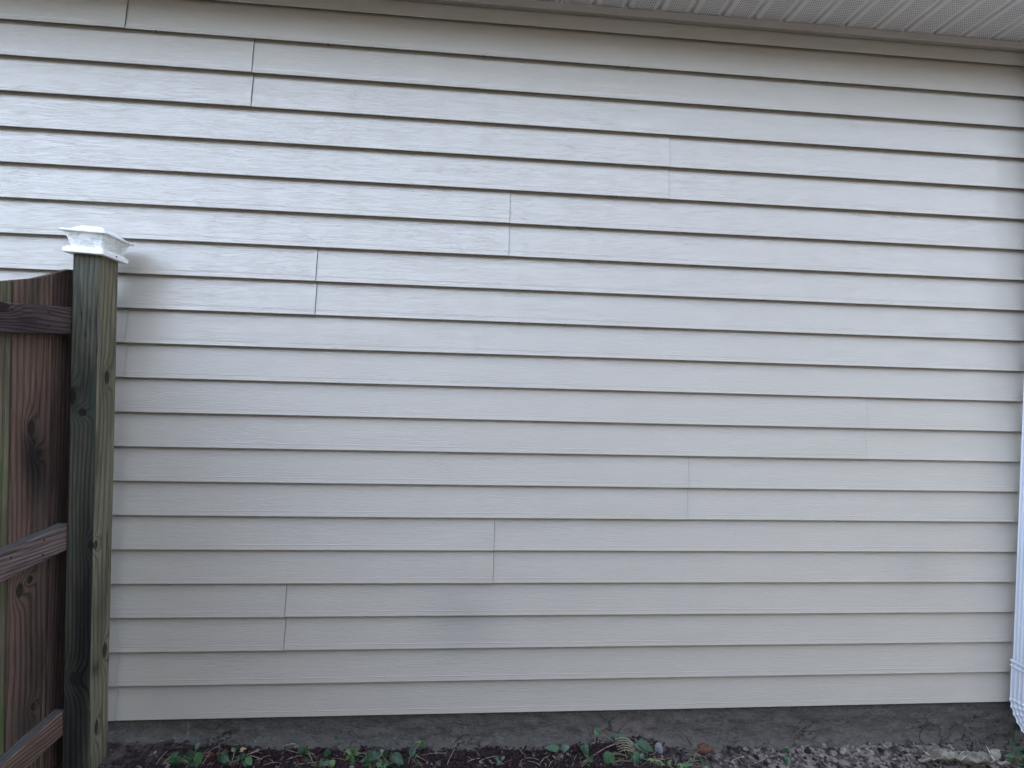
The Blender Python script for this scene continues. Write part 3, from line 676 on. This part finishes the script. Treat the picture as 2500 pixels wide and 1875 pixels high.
# large curled dry leaf near the downspout
Yd=-.135
A=at(2246,1850,Yd); B_=at(2440,1848,Yd+.01)
dl=MB()
def curl(u,v):
    w_=v*2-1; base=A.lerp(B_,u)+Vector((0,.016*math.sin(u*5),.004*math.sin(u*9))); r=.027+.008*N3(u*4,0,7)
    env=(.25+.75*min(1,u*4)**.8)*(1-.35*max(0,u-.85)/.15)
    a=w_*1.15+.30; edge=abs(w_)**4
    rag=edge*(.026*N3(u*11,w_*3,4)+.013*N3(u*33,w_*3,2))
    return base+Vector((.012*edge*N3(u*15,w_*2,1),-math.sin(a)*r*env*1.35+.006*N3(u*8,w_*2,5),(1-math.cos(a))*r*env*1.35-.016+rag*.9+.005*N3(u*9,w_*2,9)))
patch(dl,None,70,14,curl,0)
dlo=tag(empty('dry_leaf',A.lerp(B_,.5)),'large curled pale dry leaf with ragged edges lying near the downspout','leaf')
dl.build('blade',M['curled'],dlo,smooth=True).modifiers.new('s','SOLIDIFY').thickness=.0012
rm=MB()
for v_ in (0,1):
    pts=[curl(i/40,v_)+Vector((0,0,.0006)) for i in range(41)]
    rm.tube(pts,[.0003+.0016*max(0,N3(i*.45,v_*5,2)) for i in range(41)],5)
rm.tube([at(2420,1846,Yd-.01),at(2428,1858,Yd-.02),at(2432,1864,Yd-.022)],[.0028,.0020,.0010],6)
rm.tube([at(2408,1822,Yd+.01),at(2414,1832,Yd),at(2416,1840,Yd-.01)],[.0006,.0016,.0010],6)
rm.tube([at(2255,1834,Yd+.01),at(2262,1838,Yd),at(2270,1844,Yd-.01)],[.0022,.0018,.0006],6)
rm.build('edge',M['deadrim'],dlo,smooth=True)
f2=MB(); leaf_blade(f2,at(2414,1862,Yd-.012),at(2400,1836,Yd-.004),.040,CAM-A,0,.4,1,.1,.3); leaf_blade(f2,at(2420,1852,Yd),at(2442,1828,Yd+.02),.034,CAM-A,0,.3,1,.1,.2)
f2.build('torn_flap',M['curled'],dlo,smooth=True)
# smaller loose things
def single(name,label,cat,px,py,build,mat,Y=None,smooth=True):
    p=gpt(px,py,.003) if Y is None else at(px,py,Y); t_=MB(); build(t_,p); o=t_.build(name,mat,None,smooth)
    for v in o.data.vertices: v.co-=p
    o.location=p; return tag(o,label,cat)
single('dry_leaf','small tan dead leaf among the weeds near the fence','leaf',592,1838,lambda mb,p: leaf_blade(mb,p+Vector((-.012,0,.004)),p+Vector((.012,.004,.010)),.017,(0,-.6,.8),0,.5),M['tan'])
single('dry_leaf','small pale triangular dry leaf beside the red clay clod','leaf',1678,1825,lambda mb,p: leaf_blade(mb,p+Vector((.002,-.004,-.014)),p+Vector((0,.002,.016)),.030,(0,-1,.35),0,.3,1.7),M['deadrim'])
def stone(mb,p,r=.022,sx=1.,sz=1.):
    n0=len(mb.v); clodr(mb,p,r,sx,sz)
def clodr(mb,p,r,sx,sz):
    rows,cn=9,14; vs_=[];fs=[]
    for i in range(rows+1):
        th=math.pi*i/rows
        for j in range(cn):
            ph=2*math.pi*j/cn; d=Vector((math.sin(th)*math.cos(ph),math.sin(th)*math.sin(ph),math.cos(th))); k=r*(1+.35*N3(d.x*1.7+p.x*9,d.y*1.7,d.z*1.7)+.12*N3(d.x*6,d.y*6,d.z*6+p.x))
            vs_.append((p.x+d.x*k*sx,p.y+d.y*k*.7,p.z+d.z*k*sz))
    for i in range(rows):
        for j in range(cn):
            j2=(j+1)%cn; fs.append((i*cn+j,(i+1)*cn+j,(i+1)*cn+j2,i*cn+j2))
    mb.add(vs_,fs)
single('stone','pale grey stone right of the big arching weed','stone',1610,1838,lambda mb,p: clodr(mb,p+Vector((0,.01,.006)),.022,.8,.95),M['stone'])
single('clay_clod','crumbly reddish brown clay clod against the foundation','clod',1722,1836,lambda mb,p: clodr(mb,p+Vector((0,.01,.002)),.028,1.25,.7),M['clay'])
single('stick','short black stick leaning on the foundation above the clay clod','stick',1690,1822,lambda mb,p: mb.tube([at(1690,1822,-.03),at(1681,1808,-.015),at(1673,1796,-.005)],[.0022,.0020,.0014],6),M['stick'],Y=-.03)
